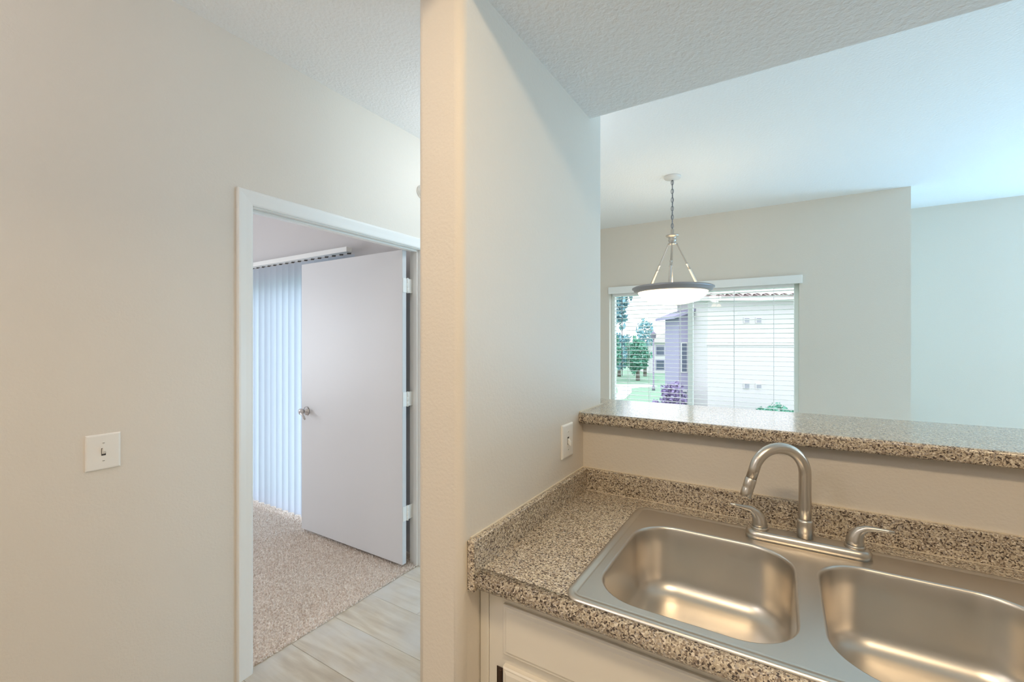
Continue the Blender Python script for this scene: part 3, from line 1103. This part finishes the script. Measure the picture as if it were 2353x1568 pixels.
# recessed, shaded side wing of the block
sw = thing('building_wing', W(8, 22.6, GZ), 'shaded mauve wing of the neighbouring block left of its pale wall', 'building')
eob('wall', G().box(7.6, 8.19, 20.0, 21.8, GZ, 2.70), 'stucco_dark', sw)  # mauve wall colour carries the wing's shade
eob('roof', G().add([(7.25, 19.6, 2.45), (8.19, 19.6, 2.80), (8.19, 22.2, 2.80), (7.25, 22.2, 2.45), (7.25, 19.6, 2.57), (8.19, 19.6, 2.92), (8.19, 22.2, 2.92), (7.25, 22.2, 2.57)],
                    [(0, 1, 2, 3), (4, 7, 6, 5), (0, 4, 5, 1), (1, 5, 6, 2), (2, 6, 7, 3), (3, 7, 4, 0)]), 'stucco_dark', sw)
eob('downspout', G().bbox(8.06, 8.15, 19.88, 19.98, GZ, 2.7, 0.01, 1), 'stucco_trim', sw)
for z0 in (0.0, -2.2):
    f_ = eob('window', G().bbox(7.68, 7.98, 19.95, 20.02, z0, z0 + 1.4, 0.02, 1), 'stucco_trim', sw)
    eob('pane', G().box(7.72, 7.94, 19.94, 19.96, z0 + 0.06, z0 + 1.34), 'ext_glass', f_)
# small far house
fh = thing('far_house', W(19.2, 55, GZ), 'small white far house between the trees outside', 'house')
eob('wall', G().box(17.2, 21.4, 55, 60, GZ, 1.3), 'stucco_trim', fh)
eob('roof', G().add([(16.8, 54.6, 1.25), (21.8, 54.6, 1.25), (19.3, 54.6, 2.7), (16.8, 60.4, 1.25), (21.8, 60.4, 1.25), (19.3, 60.4, 2.7)],
                    [(0, 1, 2), (3, 5, 4), (0, 2, 5, 3), (1, 4, 5, 2), (0, 3, 4, 1)]), 'roof', fh)
for z0 in (-0.4, -2.2):
    f_ = eob('window', G().bbox(18.0, 19.1, 54.94, 55.02, z0, z0 + 1.3, 0.02, 1), 'stucco_dark', fh)
    eob('pane', G().box(18.1, 19.0, 54.93, 54.95, z0 + 0.1, z0 + 1.2), 'ext_glass', f_)
lpst = thing('lamp_post', W(11.6, 36, GZ), 'slim dark lamp post beside the path outside', 'lamp post')
c = W(11.6, 36, 0)
ob('post', G().lathe([(0.14, GZ), (0.12, GZ + 0.3), (0.07, GZ + 0.35), (0.06, 1.6)], (c.x, c.y, 0), n=10), 'far_post', lpst)
ob('lantern', G().lathe([(0.06, 1.6), (0.20, 1.7), (0.22, 2.0), (0.26, 2.02), (0.06, 2.2), (0.02, 2.3)], (c.x, c.y, 0), n=8), 'far_post', lpst)


def foliage(center, rx, ry, rz, n, size, seed):
    r = np.random.RandomState(seed)
    g = G()
    d = r.normal(size=(n, 3))
    d /= np.linalg.norm(d, axis=1)[:, None]
    rad_ = r.uniform(0.45, 1.0, n) ** 0.6
    lump = 1 + 0.22 * np.sin(d[:, 0] * 5 + seed) * np.cos(d[:, 2] * 6 + seed * 2)
    p = d * (rad_ * lump)[:, None] * np.array([rx, ry, rz]) + np.array(center)
    u = r.normal(size=(n, 3))
    u /= np.linalg.norm(u, axis=1)[:, None]
    w = np.cross(u, r.normal(size=(n, 3)))
    w /= np.linalg.norm(w, axis=1)[:, None]
    s = size * r.uniform(0.6, 1.3, n)[:, None]
    a, b, c_, e_ = p - u * s, p + w * s * 0.5, p + u * s, p - w * s * 0.5
    vs = np.stack([a, b, c_, e_], 1).reshape(-1, 3)
    g.v = [tuple(q) for q in vs.tolist()]
    g.f = [(4 * i, 4 * i + 1, 4 * i + 2, 4 * i + 3) for i in range(n)]
    g.s = [False] * n
    return g


def tree(r_, dep, top, rad_, m, label, seed, low=0.25, n=1500, leaf=0.22):
    c = W(r_, dep, 0)
    t = thing('tree', (c.x, c.y, GZ), label, 'tree')
    h = top - GZ
    z0 = GZ + h * low
    ob('trunk', G().tube([(c.x, c.y, GZ), (c.x, c.y, GZ + h * 0.3), (c.x, c.y + 0.05, GZ + h * max(0.5, low + 0.1))], [0.22, 0.16, 0.10], 8), 'bark', t)
    f_ = foliage((c.x, c.y, (z0 + top) / 2), rad_, rad_, (top - z0) / 2.3, n, leaf, seed)
    f_.v = [(x, y, max(z, GZ + 0.3)) for x, y, z in f_.v]
    ob('crown', f_, m, t, kind='stuff')


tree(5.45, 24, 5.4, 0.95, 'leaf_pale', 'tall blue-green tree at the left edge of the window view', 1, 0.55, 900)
tree(9.9, 44.5, 2.2, 1.25, 'leaf', 'round green tree nearest the left window edge outside', 2, 0.12)
tree(12.9, 45, 2.0, 1.2, 'leaf', 'round green tree standing right beside the lamp post outside', 3, 0.12)
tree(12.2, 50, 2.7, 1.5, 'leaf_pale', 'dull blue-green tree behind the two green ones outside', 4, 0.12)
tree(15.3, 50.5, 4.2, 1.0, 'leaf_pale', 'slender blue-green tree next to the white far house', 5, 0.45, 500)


def shrub(r_, dep, top, rx, m, label, seed, n=900):
    c = W(r_, dep, 0)
    t = thing('shrub', (c.x, c.y, GZ), label, 'shrub')
    h = top - GZ
    ob('stem', G().tube([(c.x, c.y, GZ), (c.x, c.y, GZ + h * 0.5)], [0.05, 0.03], 6), 'bark', t)
    ob('leaves', foliage((c.x, c.y, GZ + h * 0.56), rx, rx, h * 0.36, n, 0.11, seed), m, t, kind='stuff')


shrub(10.0, 16.6, -0.85, 0.85, 'leaf', 'rounded green shrub against the pale stucco wall', 11)
shrub(8.25, 17.2, -1.25, 0.42, 'leaf', 'green shrub at the corner of the pale stucco wall', 12)
shrub(5.75, 17.8, -0.9, 0.45, 'leaf_purple', 'purple leaved shrub beside the pale path', 13)
shrub(6.9, 18.9, -0.1, 0.52, 'leaf_purple', 'tall purple shrub in front of the shaded wing', 15)
